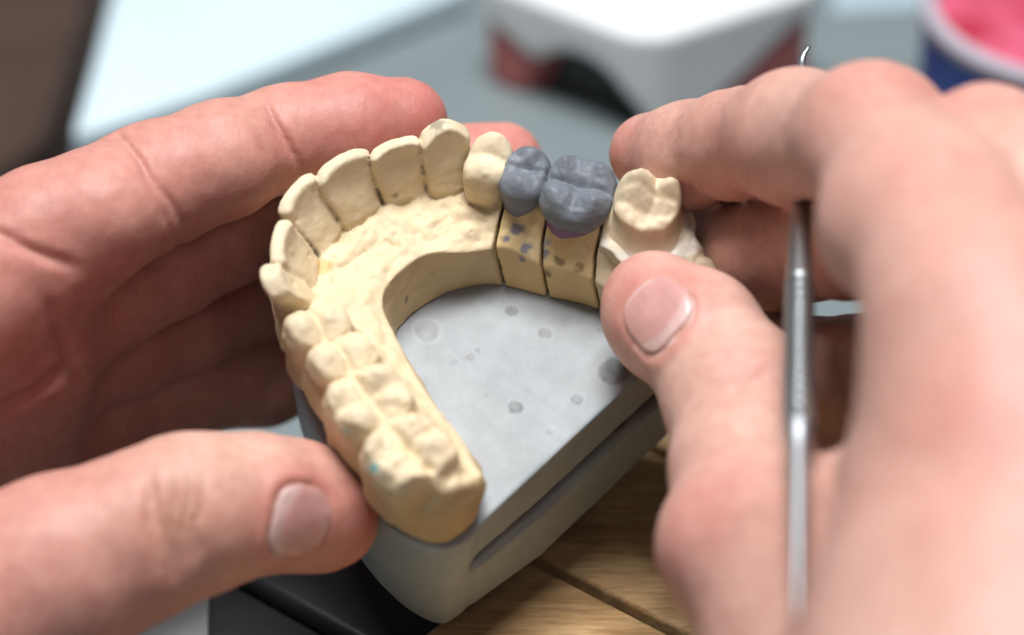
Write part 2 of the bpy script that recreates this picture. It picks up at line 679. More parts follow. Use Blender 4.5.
# --- main arch
V, Q = arch_part((-35, -31, -0.6), (27, 27, 25), None, CUT[0], TEETH, 0.3)
N = normals(V, Q)
dist = np.stack([np.full(len(V), 50.0)] * (len(TEETH) + 1), 1)
for i, (f, lo, hi) in enumerate(TEETH):
    m = ((V >= lo) & (V <= hi)).all(1)
    dist[m, i] = f(V[m])
dist[:, -1] = gum(V)
srt = np.sort(dist[:, :-1], 1)
pig = np.tile(CREAM, (len(V), 1))
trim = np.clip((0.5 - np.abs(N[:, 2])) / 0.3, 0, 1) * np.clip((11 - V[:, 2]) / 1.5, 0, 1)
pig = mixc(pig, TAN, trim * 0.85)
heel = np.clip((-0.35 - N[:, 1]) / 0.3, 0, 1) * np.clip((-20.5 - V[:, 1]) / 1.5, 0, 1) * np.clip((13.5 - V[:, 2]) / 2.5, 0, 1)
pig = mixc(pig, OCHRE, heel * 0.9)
pig = mixc(pig, [0.80, 0.67, 0.475], np.clip((V[:, 2] - 14.5) / 3, 0, 1) * 0.6)
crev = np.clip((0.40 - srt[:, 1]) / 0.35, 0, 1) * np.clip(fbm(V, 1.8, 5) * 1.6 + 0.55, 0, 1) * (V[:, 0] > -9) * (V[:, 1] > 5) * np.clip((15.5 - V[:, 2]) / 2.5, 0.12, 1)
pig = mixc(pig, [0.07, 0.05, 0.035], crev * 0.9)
for (px, py, z, r, c, s) in [(372, 470, 9, 0.9, (0.15, 0.50, 0.48), 1), (345, 433, 9, 0.7, (0.35, 0.52, 0.40), 2), (408, 300, 5, 0.6, (0.1, 0.07, 0.04), 3),
                             (438, 124, 18, 1.1, (0.32, 0.27, 0.2), 4), (322, 262, 11.5, 1.3, (0.62, 0.42, 0.16), 6), (395, 197, 11.5, 0.5, (0.25, 0.2, 0.1), 8),
                             (318, 392, 7, 1.6, (0.50, 0.33, 0.18), 9)]:
    pig = mixc(pig, c, blotch(V, hit(V, px, py), r, s) * 0.85)
pig *= (1 + 0.05 * fbm(V, 5, 31))[:, None]
lab = np.argmin(dist, 1)
fl = np.median(lab[Q], axis=1).astype(int)


def islands(q, nv):
    """piece number of every face"""
    c = np.arange(nv)
    while True:
        mn = c[q].min(1)
        n = c.copy()
        for k in range(4):
            np.minimum.at(n, q[:, k], mn)
        n = n[n]
        if (n == c).all():
            return c[q[:, 0]]
        c = n


for i in range(len(TEETH)):                          # crumbs of a tooth belong to the gum
    sel = np.where(fl == i)[0]
    if len(sel):
        isl = islands(Q[sel], len(V))
        ids_, cnt_ = np.unique(isl, return_counts=True)
        fl[sel[isl != ids_[np.argmax(cnt_)]]] = len(TEETH)
rng = np.random.default_rng(5)
for ix in rng.choice(len(V), 110, replace=False):           # casting bubbles and nicks
    r_ = rng.uniform(0.22, 0.5)
    m_ = np.where(np.abs(V - V[ix]).max(1) < 2.5 * r_)[0]
    V[m_] -= N[m_] * (rng.choice([0.28, 0.28, -0.18]) * np.exp(-(np.linalg.norm(V[m_] - V[ix], axis=1) / r_) ** 2))[:, None]
V = V + N * (0.13 * fbm(V, 2.4, 61) + 0.04 * fbm(V, 0.8, 63))[:, None]
N = normals(V, Q)
wV, wN = to_world(V), N @ RM.T
body_m = fl == len(TEETH)
u, q = sub_mesh(V, Q, body_m)
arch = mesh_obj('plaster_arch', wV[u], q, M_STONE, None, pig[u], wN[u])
tag(arch, 'cream plaster dental arch with full row of teeth, glued onto the grey base', 'dental cast')
for i in range(len(TEETH)):
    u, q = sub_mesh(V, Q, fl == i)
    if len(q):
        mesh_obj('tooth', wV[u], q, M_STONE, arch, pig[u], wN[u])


def stone_piece(name, lo, hi, s_lo, s_hi, teeth, pigf, mat, h=0.28, **kw):
    V, Q = arch_part(lo, hi, s_lo, s_hi, teeth, h, **kw)
    N = normals(V, Q)
    return V, Q, N, mesh_obj(name, to_world(V), Q, mat, None, pigf(V, N), N @ RM.T)


def die_pig(spots):
    def f(V, N):
        p = np.tile(np.array([0.78, 0.56, 0.27]), (len(V), 1))
        p = mixc(p, [0.82, 0.64, 0.38], np.clip((V[:, 2] - 5) / 3, 0, 1) * np.clip(0.6 + fbm(V, 3, 3), 0, 1) * 0.7)
        for (px, py, z, r, c, s) in spots:
            p = mixc(p, c, blotch(V, hit(V, px, py), r, s) * 0.8)
        return p * (1 + 0.07 * fbm(V, 3, 33))[:, None]
    return f


BLUE = (0.17, 0.19, 0.30)
V, Q, N, d1 = stone_piece('stone_die', (9, -14, -0.6), (29, 10, 16), CUT[0], CUT[1], [S1],
                          die_pig([(515, 230, 8, 0.9, BLUE, 1), (528, 250, 7, 1.0, BLUE, 2), (522, 262, 5, 0.6, BLUE, 3), (506, 240, 8, 0.6, BLUE, 5)]), M_DIE)
tag(d1, 'narrow ochre stone die stained blue, sawn free under the smaller grey wax crown', 'die')
V, Q, N, d2 = stone_piece('stone_die', (10, -25, -0.6), (35, 3, 16), CUT[1], CUT[2], [S2],
                          die_pig([(541, 240, 8, 0.9, BLUE, 1), (543, 254, 6, 0.8, BLUE, 2), (557, 262, 6, 0.8, (0.2, 0.13, 0.07), 3), (577, 268, 6, 0.8, (0.35, 0.2, 0.1), 4), (546, 275, 3, 0.6, (0.15, 0.1, 0.06), 6)]), M_DIE)
tag(d2, 'wide ochre stone die with small pits, sawn free under the larger grey wax crown', 'die')


def lip(P, d):
    # a thick carved collar round the neck of the last molar
    f = M2[0](P) - 0.55
    z = P[:, 2]
    return smin(d, smax(f, np.abs(z - 11.5 - 0.7 * np.sin(P[:, 1] * 0.7)) - 0.6, 0.7), 0.6)


def m2_pig(V, N):
    p = np.tile(np.array([0.70, 0.56, 0.38]), (len(V), 1))
    rim = np.exp(-((V[:, 2] - 12.0) / 0.55) ** 2)
    p = mixc(p, [0.86, 0.82, 0.74], rim * 0.8)
    p = mixc(p, [0.55, 0.40, 0.24], blotch(V, hit(V, 662, 200), 2.2, 4, 0.9) * 0.6)
    p = mixc(p, [0.70, 0.52, 0.33], blotch(V, hit(V, 628, 222), 2.4, 6, 0.9) * 0.5)
    return p * (1 + 0.06 * fbm(V, 2.5, 35))[:, None]


V, Q, N, seg = stone_piece('stone_segment', (12, -31, -0.6), (36, -4, 20), CUT[2], None, [M3], m2_pig, M_STONE, ring=lip)
tag(seg, 'cream end segment of the arch sawn off behind the grey crowns, between thumb and finger', 'cast segment')
g = Grid(M2[1], M2[2], 0.25)
Vt, Qt = nets(g.everywhere(lambda P: np.maximum(M2[0](P), 9.5 - P[:, 2])), g)
Vt = smooth(Vt, Qt, 1)
mesh_obj('tooth', to_world(Vt), Qt, M_STONE, seg, m2_pig(Vt, normals(Vt, Qt)))

# --- wax crowns
m = Mat('grey_blue_wax')
m.color(m.mix(m.pigment(), m.ramp(m.noise(420, 4), [(0.3, 0.8), (0.7, 1.06)]), 1.0, 'MULTIPLY'))
m.set(Roughness=0.58, Subsurface_Weight=0.08, Specular_IOR_Level=0.45)
m.b.inputs['Subsurface Radius'].default_value = (0.0006, 0.0006, 0.0007)
m.bump([(m.noise(700, 4), 0.09), (m.noise(1900, 2), 0.03)])
M_WAX = m.m
m = Mat('purple_margin_wax')
m.color((0.20, 0.09, 0.19))
m.set(Roughness=0.45)
M_PURPLE = m.m


def crown(tooth, band, label, seed):
    f, lo, hi = tooth
    g = Grid(lo, hi, 0.2)
    Vc, Qc = nets(g.everywhere(f), g)
    Vc = smooth(Vc, Qc, 1)
    Nc = normals(Vc, Qc)
    Vc = Vc + Nc * (0.09 * fbm(Vc, 1.6, seed))[:, None]
    Nc = normals(Vc, Qc)
    fz = Vc[Qc].mean(1)[:, 2]
    cut = band
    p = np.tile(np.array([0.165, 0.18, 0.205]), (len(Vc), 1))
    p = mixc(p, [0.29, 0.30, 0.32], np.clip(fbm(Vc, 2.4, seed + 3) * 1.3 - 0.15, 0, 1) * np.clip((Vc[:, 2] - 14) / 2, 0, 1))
    u, q = sub_mesh(Vc, Qc, fz >= cut)
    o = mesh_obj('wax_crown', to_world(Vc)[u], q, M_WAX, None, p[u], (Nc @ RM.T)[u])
    tag(o, label, 'wax crown')
    u, q = sub_mesh(Vc, Qc, fz < cut)
    if len(q):
        mesh_obj('margin', to_world(Vc)[u], q, M_PURPLE, o, None, (Nc @ RM.T)[u])
    return o


crown(back_tooth(cast2(526, 165, 18.3), ANG_R, 3.5, 4.7, 12.6, 17.2, [(0, 2.6, 1.9), (-0.3, -2.5, 1.0), (-2.2, 0.6, 0.9), (2.3, 0.4, 1.0)], 1.6, groove=0.6, seed=12, neck=0.80, p=2.5, rough=0.15),
      11.5, 'smaller grey wax crown, a premolar, beside the last cream tooth of the row', 41)
crown(back_tooth(cast2(579, 180, 18.3), ANG_R, 5.3, 5.9, 12.4, 17.2, [(-2.8, -2.8, 1.7), (2.7, -2.8, 1.4), (-2.6, 3.0, 1.7), (2.4, 3.1, 1.6), (0, 3.3, 1.0)], 2.05, groove=0.8, seed=13, neck=0.80, p=2.7, rough=0.3),
      12.8, 'larger grey wax crown, a molar with purple lower margin, next to the pinched segment', 47)

# --- grey base
BASE_POLY = np.array(spline([(0, 22.6), (8, 20.6), (14.5, 16), (20, 9), (24.5, 1), (28.5, -10), (30.5, -19), (30.4, -24), (28.8, -26.6)], 6, False).tolist() + [[28.0, -27.6], [-21.5, -26.4]]
                     + spline([(-21.5, -26.5), (-24.4, -26.7), (-27.4, -25.5), (-29.3, -21.8), (-29.8, -16.5), (-28.6, -10), (-26.0, -3), (-23, 3), (-19.3, 9), (-14.2, 15.5), (-8, 20.4), (0, 22.6)], 6, False)[1:-1].tolist())
BT = 22.8


def base_sdf(P):
    z = P[:, 2]
    d2 = poly2(P, BASE_POLY) - 0.8 * np.clip((-11.2 - z) / 0.5, 0, 1) * np.clip((-P[:, 1] - 22) / 3, 0, 1) * np.clip((P[:, 0] + 24) / 4, 0, 1)      # the lower plate stands a little proud
    low = np.clip(-3.0 - z, 0, 20)
    d = smax(d2 + low * (0.02 + 0.085 * np.clip((-P[:, 0] - 8) / 12, 0, 1)), z, 0.3)
    d = smax(d, -z - BT, 0.7 + 2.6 * np.clip((P[:, 1] + 24.0) / 8, 0, 1))

    # the saw slot along the straight back edge
    slot = np.maximum(np.abs(z + 9.9 + 0.01 * P[:, 0]) - 1.1, np.maximum(np.abs(P[:, 1] + 27.2) - 9.0, np.maximum(-22.5 - P[:, 0], P[:, 0] - 40)))
    d = smax(d, -slot, 0.3)
    return d


g = Grid((-33, -32, -23), (33, 25, 1), 0.33)
V, Q = nets(g.everywhere(base_sdf), g)
V = smooth(V, Q, 1)
N = normals(V, Q)
V = V + N * (0.03 * fbm(V, 5, 51) + 0.025 * fbm(V, 1.2, 54))[:, None]
N = normals(V, Q)
topf = np.clip((N[:, 2] - 0.75) / 0.2, 0, 1)
p = np.tile(np.array([0.40, 0.46, 0.475]), (len(V), 1))
p = mixc(p, [0.355, 0.365, 0.37], topf * np.clip(0.93 + 0.25 * fbm(V, 7, 52), 0, 1))
# dark ring along the foot of the stone wall
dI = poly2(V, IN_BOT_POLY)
foot_ring = np.clip((dI + 4.4 + 1.2 * fbm(V, 3, 56)) / 1.2, 0, 1) * topf * (V[:, 0] > -5) * np.clip((V[:, 0] + 5) / 5, 0, 1)
p = mixc(p, [0.30, 0.305, 0.31], foot_ring * 0.75)
for px, py, r, c, s in [(427, 331, 2.0, .40, 1), (512, 311, 1.1, .30, 2), (545, 333, 1.15, .34, 3), (516, 407, 1.25, .27, 4), (577, 399, 1.0, .36, 5), (615, 372, 2.5, .25, 6),
                        (470, 357, 0.8, .42, 7), (455, 361, 0.6, .45, 8), (478, 350, .5, .4, 9), (600, 330, .7, .45, 10), (550, 432, .6, .45, 11), (486, 395, .45, .45, 12)]:
    dd = np.linalg.norm(V[:, :2] - cast2(px, py, 0), axis=1) / r + 0.16 * fbm(V, r * .7, s)
    c = c * 0.70
    disc = np.clip((1 - dd) / 0.25, 0, 1) * (0.55 + 0.45 * np.clip(0.5 + fbm(V, 0.8, s + 60), 0, 1)) * topf
    p = mixc(p, [c, c, c * 1.02], disc)
    V = V - N * (disc * 0.12)[:, None]
    rimm = np.exp(-((dd - 1.08) / 0.12) ** 2) * topf
    p = mixc(p, [0.54, 0.55, 0.56], rimm * 0.2)
p = p * (1 + 0.06 * fbm(V, 2.0, 58) + 0.05 * fbm(V, 0.9, 59))[:, None]
M_GREY = plaster('grey_base_stone', rough=0.55, grain=0.03, sss=0.0)
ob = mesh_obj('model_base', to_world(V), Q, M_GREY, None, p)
tag(ob, 'grey plaster model base with a slot along its straight back edge, under the cream arch', 'model base')
# ================================================================== hands
def view_axes():
    return RIGHT, UP, FWD


def skin(name, tint):
    m = Mat(name)
    pg = m.pigment()
    blot = m.ramp(m.noise(48, 5, 0.65), [(0.3, (0.93, 0.80, 0.78)), (0.7, (1.05, 1.06, 1.05))])
    fine = m.ramp(m.noise(520, 3, 0.6), [(0.3, (0.92, 0.86, 0.85)), (0.7, (1.05, 1.06, 1.06))])
    c = m.mix(m.mix(pg, blot, 1.0, 'MULTIPLY'), fine, 1.0, 'MULTIPLY')
    m.color(c)
    m.set(Roughness=0.5, Subsurface_Weight=0.40, Subsurface_Scale=1.0, Specular_IOR_Level=0.32)
    m.b.inputs['Subsurface Radius'].default_value = (0.0034, 0.0011, 0.0006)
    mp = m.new('ShaderNodeMapping')
    mp.inputs['Scale'].default_value = (1.0, 0.22, 0.22)
    m.lk(m.co, mp.inputs['Vector'])
    m.bump([(m.noise(230, 3), 0.05), (m.noise(1100, 3, 0.6, mp.outputs['Vector'], 0.6), 0.10), (m.voronoi(1700), 0.02), (m.noise(2300, 2), 0.03)])
    return m.m


M_SKIN = skin('skin', 1.0)
m = Mat('nail')
m.color(m.mix(m.pigment(), m.ramp(m.noise(300, 3), [(0.3, 0.9), (0.7, 1.05)]), 1.0, 'MULTIPLY'))
m.set(Roughness=0.26, Subsurface_Weight=0.4, Specular_IOR_Level=0.5)
m.b.inputs['Subsurface Radius'].default_value = (0.002, 0.0009, 0.0006)
m.bump([(m.noise(420, 2), 0.12)])
M_NAIL = m.m


class Hand:
    def __init__(s, h, pad):
        s.h = h
        s.pad = pad
        s.fingers = []
        s.palm = []
        s.marks = []       # creases: (centre, normal, radius, depth, width, facing or None)
        s.pads = []

    def finger(s, pts, k=2.5, pads=(), palm_k=7.0):
        """pts: list of (px, py, dep, radius mm)"""
        J = [(at(*p[:3]), p[3]) for p in pts]
        s.fingers.append((J, k, [(at(*c[:3]), c[3]) for c in pads], palm_k))
        return J

    def lump(s, a, ra, b, rb, k=8.0):
        s.palm.append((at(*a), ra, at(*b), rb, k))

    def crease(s, c, n, rad, depth, width, facing=None):
        n = np.asarray(n, float)
        s.marks.append((at(*c), n / np.linalg.norm(n), rad, depth, width, facing))

    def fields(s):
        pts = [j[0] for f in s.fingers for j in f[0]] + [p for l in s.palm for p in (l[0], l[2])]
        rad = [j[1] for f in s.fingers for j in f[0]] + [r for l in s.palm for r in (l[1], l[3])]
        lo = np.min([p - r for p, r in zip(pts, rad)], 0) - s.pad
        hi = np.max([p + r for p, r in zip(pts, rad)], 0) + s.pad
        g = Grid(lo, hi, s.h)
        return g

    def seg(s, g, F, a, ra, b, rb, k):
        pad = 1.5 * k + 3
        lo = np.minimum(a - ra, b - rb) - pad
        hi = np.maximum(a + ra, b + rb) + pad
        if np.linalg.norm(b - a) < abs(ra - rb) + 0.1:
            b = b + np.array([0, 0, abs(ra - rb) + 0.2])
        g.put(F, lambda P: rcone(P, a, b, ra, rb), lo, hi, k)

    def build(s):
        g = s.fields()
        palm = g.new()
        for a, ra, b, rb, k in s.palm:
            s.seg(g, palm, a, ra, b, rb, k)
        tot = palm.copy()
        for J, k, pads, pk in s.fingers:
            F = g.new()
            for (a, ra), (b, rb) in zip(J[:-1], J[1:]):
                s.seg(g, F, a, ra, b, rb, k)
            for c, r in pads:
                g.put(F, lambda P: np.linalg.norm(P - c, axis=1) - r, c - r - 8, c + r + 8, 4.0)
            s.last = F
            tot = smin(tot, smin(F, palm, pk), 0.9)
        for c, n, rad, dep, wid, facing in s.marks:
            R3 = np.array([rad] * 3)

            def fn(P):
                q = P - c
                t = q @ n + 0.12 * wid * 0 + 0.35 * vnoise(P, 3.0, 5)
                fall = np.clip(1 - np.linalg.norm(q, axis=1) / rad, 0, 1) ** 0.7
                if facing is not None:
                    fall = fall * np.clip((q @ facing) / 2.0 + 0.6, 0, 1)
                return dep * np.exp(-(t / wid) ** 2) * fall
            w = g.window(c - R3, c + R3)
            P, shp = g.pts(w)
            if len(P):
                tot[w] += fn(P).reshape(shp).astype(np.float32)
        s.g, s.F = g, tot
        return g, tot


def sample(F, g, P):
    """trilinear look-up of a field"""
    q = np.clip((P - g.lo) / g.h, 0, np.array(F.shape) - 1.001)
    i = q.astype(int)
    f = q - i
    r = 0
    for a in (0, 1):
        for b in (0, 1):
            for c in (0, 1):
                w = (f[:, 0] if a else 1 - f[:, 0]) * (f[:, 1] if b else 1 - f[:, 1]) * (f[:, 2] if c else 1 - f[:, 2])
                r = r + w * F[i[:, 0] + a, i[:, 1] + b, i[:, 2] + c]
    return r


def nail_mask(P, nail, grow=0.0):
    """negative inside the outline of the plate, in mm"""
    nc, al, aw, ao, ln, wd, cr = nail
    q = P - nc
    x, y = q @ aw, q @ al
    n = (np.abs(x) / (wd / 2)) ** 3.0 + (np.abs(y) / (ln / 2)) ** 3.0
    return np.maximum((n ** (1 / 3.0) - 1) * wd * 0.45, np.abs(q @ ao) - 4.5) - grow


def unit(v):
    v = np.asarray(v, float)
    return v / np.linalg.norm(v)


def view_vec(x, y, d):
    """direction: right, up, away in the picture"""
    return unit(RIGHT * x + UP * y + FWD * d)


def finish_hand(H, name, label, pigf, nails):
    g, F = H.build()
    spots, nails = nails, []
    for px, py, al, ln, wd, cr in spots:
        # walk the sight line to the skin, take the plate's direction from the skin there
        t = np.arange(-110, 20, 0.25)
        ray = np.array([at(px, py, d) for d in t])
        idx = np.round((ray - g.lo) / g.h).astype(int)
        ok = ((idx >= 3) & (idx < g.n - 3)).all(1)
        val = np.full(len(t), 9.0)
        val[ok] = F[tuple(idx[ok].T)]
        nc = ray[np.argmax(val < 0)]
        i0 = np.round((nc - g.lo) / g.h).astype(int)
        e = int(2.4 / g.h)
        ao = unit([F[tuple(i0 + np.eye(3, dtype=int)[k] * e)] - F[tuple(i0 - np.eye(3, dtype=int)[k] * e)] for k in range(3)])
        al = unit(al - ao * (al @ ao))
        nails.append((nc, al, np.cross(al, ao), ao, ln, wd, cr))
    F0 = F.copy()
    for nl in nails:
        # a fine furrow round the plate, a swollen fold behind and beside it
        nc, al, ln = nl[0], nl[1], nl[4]
        R3 = np.array([ln] * 3)
        w = g.window(nc - R3, nc + R3)
        P, shp = g.pts(w)
        mk = nail_mask(P, nl)
        back = np.clip(0.75 - ((P - nc) @ al) / (ln * .5), 0, 1)
        dv = 0.30 * np.exp(-((mk + 0.1) / 0.35) ** 2) - 0.42 * np.exp(-((mk - 1.0) / 0.7) ** 2) * back
        F[w] += (dv * (np.abs((P - nc) @ nl[3]) < 6)).reshape(shp).astype(np.float32)
    V, Q = nets(F, g)
    V = smooth(V, Q, 3)
    N = normals(V, Q)
    V = V + N * (0.28 * fbm(V, 9, 71) + 0.07 * fbm(V, 2.6, 73))[:, None]
    N = normals(V, Q)
    # keep the largest piece only
    pg = pigf(V, N)
    for nc, al, aw, ao, ln, wd, cr in nails:       # dry pale cuticle, redder folds beside the plate
        q = V - nc
        e = np.sqrt(((q @ aw) / (wd / 2)) ** 2 + ((q @ al) / (ln / 2)) ** 2)
        front = np.abs(q @ ao) < 5
        pg = mixc(pg, [0.60, 0.22, 0.19], np.exp(-((e - 1.25) / 0.3) ** 2) * front * 0.45)
        dry = np.exp(-((e - 1.06) / 0.10) ** 2) * front * np.clip(-(q @ al) / ln * 3 + 0.3, 0, 1) * np.clip(0.5 + 1.4 * fbm(V, 1.6, 9), 0, 1)
        pg = mixc(pg, [0.80, 0.68, 0.62], dry * 0.85)
    o = mesh_obj(name, V, Q, M_SKIN, None, pg)
    tag(o, label, 'hand')
    for nl in nails:
        nc, al, aw, ao, ln, wd, cr = nl
        gg = Grid(nc - ln * 0.8, nc + ln * 0.8, 0.2)
        v, q = nets(gg.everywhere(lambda P: smax(np.abs(sample(F0, g, P) - 0.0) - 0.26, nail_mask(P, nl, -0.1), 0.3)), gg)
        v = smooth(v, q, 3)
        v = v + ao * (0.28 * fbm(v, 9, 71))[:, None]
        t = ((v - nc) @ al) / (ln / 2)
        x = ((v - nc) @ aw) / (wd / 2)
        p = np.tile(np.array([0.62, 0.33, 0.30]), (len(v), 1))
        p = mixc(p, [0.72, 0.60, 0.55], np.clip((t + 0.10 * x * x - 0.86) / 0.08, 0, 1))
        p = mixc(p, [0.70, 0.52, 0.48], np.clip((-t - 0.62 + 0.5 * x * x) / 0.15, 0, 1) * 0.6)
        p = p * (1 + 0.06 * vnoise(np.stack([x * 9, t * 0.8, x * 0], 1), 1.0, 4))[:, None]
        mesh_obj('fingernail', v, q, M_NAIL, o, p)
    return o


SKIN = np.array([0.60, 0.33, 0.265])
RED = np.array([0.56, 0.205, 0.18])
PALE = np.array([0.68, 0.46, 0.36])

# ---------------------------------------------------------------- the hand that cradles the model
L = Hand(0.5, 6)
L.finger([(-60, 305, -16, 11.5), (45, 236, -12, 9.4), (155, 186, -6, 8.6), (220, 158, -2, 7.7), (288, 138, 2, 7.2), (345, 129, 5, 7.1), (403, 123, 6, 6.5)], pads=[(105, 215, -13, 8.0), (225, 163, -6, 7.1), (350, 131, 3, 6.9)])
L.finger([(-40, 360, -3, 11.5), (60, 308, 1, 9.5), (170, 260, 7, 7.9), (262, 210, 13, 7.3), (340, 190, 18, 7.3), (420, 174, 18, 7.0), (502, 164, 18, 6.3)], pads=[(110, 288, 3, 7.6), (225, 233, 11, 6.9)], palm_k=4.0)
L.finger([(-30, 415, 5, 11), (75, 355, 11, 8.6), (185, 320, 20, 7.6), (270, 282, 27, 7.2), (340, 255, 31, 7.0), (420, 240, 31, 6.2)], pads=[(125, 342, 15, 7.4)], palm_k=4.0)
L.finger([(-10, 470, 12, 10), (90, 415, 19, 8.2), (190, 386, 28, 7.4), (262, 378, 32, 7.2), (330, 356, 34, 6.6)], palm_k=4.0)
# palm: knuckle row to wrist
L.lump((-60, 315, -12), 12, (-330, 490, -20), 17)
L.lump((-50, 360, 4), 12.5, (-330, 530, -12), 18)
L.lump((-40, 415, 13), 12.5, (-330, 570, -2), 18)
L.lump((-20, 470, 19), 11.5, (-330, 610, 6), 17)
L.lump((45, 275, -9), 7.5, (10, 470, 13), 8.5, 9)        # fleshy pad under the finger roots
L.lump((10, 345, -2), 9.5, (-40, 420, 4), 9.5, 9)
L.lump((-330, 540, -6), 22, (-560, 710, -16), 25, 14)
# thumb and its ball
TH = L.finger([(-230, 670, -34, 17), (-70, 636, -36, 15), (60, 570, -35, 12.2), (140, 536, -34, 10.6), (196, 518, -33, 9.6), (252, 503, -29, 9.0), (324, 516, -21, 7.5)],
              pads=[(298, 501, -23, 7.7), (188, 505, -33, 9.0)], palm_k=10.0)
VD = view_vec
L.crease((140, 165, -10), VD(0.75, 0.55, 0.1), 15, 0.8, 0.55, -FWD)
L.crease((152, 190, -13), VD(0.85, 0.4, 0.1), 11, 0.5, 0.5, -FWD)
L.crease((283, 138, -4), VD(0.88, 0.45, 0.1), 13, 0.9, 0.5, -FWD)
L.crease((30, 250, -20), VD(0.4, 0.9, 0.1), 16, 1.0, 0.8, -FWD)
L.crease((190, 262, -2), VD(0.85, 0.5, 0.1), 10, 0.8, 0.8, -FWD)
L.crease((15, 400, -10), VD(0.5, -0.85, 0.1), 20, 1.2, 1.0, -FWD)
L.crease((60, 330, -6), VD(0.9, 0.3, 0.1), 18, 1.0, 1.1, -FWD)
for i, (x, w, n) in enumerate([(152, 0.5, 0.12), (163, 0.5, 0.2), (174, 0.6, 0.05), (186, 0.55, -0.05), (197, 0.5, -0.1)]):
    L.crease((x, 522, -42), VD(1, n, 0), 8.5, 1.05, w, -FWD)
L_NAIL = [(302, 523, VD(0.80, -0.22, 0.5), 9.6, 9.8, 7.5)]


def redspots(V, spots, c=RED, k=0.8):
    def g(p):
        for px, py, dep, r, a in spots:
            d = np.linalg.norm(V - at(px, py, dep), axis=1) / r
            p = mixc(p, c, np.exp(-d * d * 1.2) * a * (0.8 + 0.35 * fbm(V, 4, 5)))
        return p
    return g


def pig_left(V, N):
    p = np.tile(SKIN, (len(V), 1))
    p = redspots(V, [(415, 118, 4, 16, 1.0), (330, 125, 3, 12, 0.5), (180, 170, -8, 10, 0.25), (505, 160, 14, 14, 0.9), (365, 520, -24, 8, 0.9), (262, 500, -36, 6.5, 0.7), (300, 480, -30, 7, 0.5), (60, 240, -12, 18, 0.35),
                     (283, 150, 0, 5, 0.5), (30, 350, -6, 24, 0.7), (20, 600, -40, 18, 0.45), (120, 330, 8, 25, 0.7), (60, 430, 6, 24, 0.7), (200, 250, 8, 18, 0.5)])(p)
    p = mixc(p, PALE, np.exp(-(np.linalg.norm(V - at(230, 450, -34), axis=1) / 12) ** 2) * 0.8)
    p = redspots(V, [(175, 522, -42, 5, 0.5)], np.array([0.42, 0.22, 0.13]))(p)
    return p * (1 + 0.05 * fbm(V, 3, 6))[:, None]


hand_l = finish_hand(L, 'hand', 'bare hand cradling the arch from the incisor side, thumb pressed against the grey base', pig_left, L_NAIL)

# ---------------------------------------------------------------- the hand that pinches the end segment
R = Hand(0.7, 6)
R.finger([(1030, 470, -92, 15), (985, 330, -84, 13.0), (935, 222, -66, 11.0), (872, 142, -42, 9.2), (795, 134, -25, 8.2), (735, 144, -11, 7.4), (690, 152, -3, 6.6), (650, 154, 4, 5.9)],
         pads=[(900, 225, -62, 10.0), (800, 146, -24, 7.9), (690, 162, -2, 6.2), (872, 134, -44, 8.4)])
R.finger([(1090, 480, -76, 14), (1075, 330, -72, 12), (1040, 215, -62, 10.5), (988, 160, -50, 9.2), (915, 198, -38, 8.4), (850, 238, -22, 7.9), (775, 252, -6, 7.8), (708, 240, 9, 7.2)])
R.finger([(1130, 520, -62, 14), (1120, 400, -58, 12), (1060, 350, -46, 10), (960, 366, -32, 8.6), (860, 374, -15, 7.7), (780, 368, -2, 7.6), (730, 364, 5, 6.8)])
R.finger([(1150, 580, -48, 13), (1130, 500, -44, 11), (1050, 460, -34, 9), (950, 460, -18, 7.8), (860, 452, -4, 7.4), (795, 440, 6, 7.0)])
RT = R.finger([(900, 780, -74, 16), (826, 660, -58, 13), (770, 548, -48, 11.0), (746, 470, -36, 9.6), (738, 400, -26, 9.2), (698, 336, -19, 8.6), (655, 304, -14, 7.4)],
              pads=[(728, 545, -46, 9.3), (742, 395, -26, 8.9), (664, 328, -13, 7.2)], palm_k=16)
R.lump((1030, 460, -90), 15, (1000, 760, -104), 20)
R.lump((1095, 480, -78), 15, (1080, 780, -96), 20)
R.lump((1140, 520, -64), 14, (1160, 800, -84), 20)
R.lump((1160, 580, -50), 13, (1240, 820, -70), 19)
R.lump((975, 420, -72), 12, (855, 640, -54), 11, 15)       # web between thumb and first finger
R.lump((985, 500, -86), 13, (965, 740, -84), 16, 10)
R.lump((1010, 640, -96), 17, (990, 860, -106), 20, 12)
R.lump((1050, 760, -100), 22, (1160, 1150, -125), 26, 14)
R.crease((706, 140, -10), VD(0.9, -0.3, 0.2), 11, 0.8, 0.9)
R.crease((800, 165, -28), VD(0.9, 0.3, 0.1), 12, 1.0, 1.2)
for i, (x, y) in enumerate([(712, 372), (722, 384), (735, 396)]):
    R.crease((x, y, -36), VD(0.62, -0.78, 0.1), 9, 0.7, 0.6, -FWD)
R_NAIL = [(654, 312, VD(-0.66, 0.66, 0.3), 10.4, 9.8, 8.0)]


def pig_right(V, N):
    p = np.tile(np.array([0.63, 0.39, 0.32]), (len(V), 1))
    p = redspots(V, [(615, 150, 2, 8, 0.6), (620, 290, -16, 9, 0.6), (740, 372, -34, 4.0, 0.7), (700, 525, -52, 9, 0.8), (1020, 290, -90, 15, 0.35), (760, 170, -20, 12, 0.35), (860, 190, -50, 12, 0.4), (930, 180, -74, 10, 0.4), (900, 560, -86, 16, 0.35), (1000, 420, -104, 14, 0.35), (985, 110, -54, 9, 0.4), (880, 90, -48, 8, 0.4)])(p)
    return p * (1 + 0.05 * fbm(V, 4, 6))[:, None]


hand_r = finish_hand(R, 'hand', 'bare hand pinching the end segment between thumb and forefinger while holding a steel instrument', pig_right, R_NAIL)

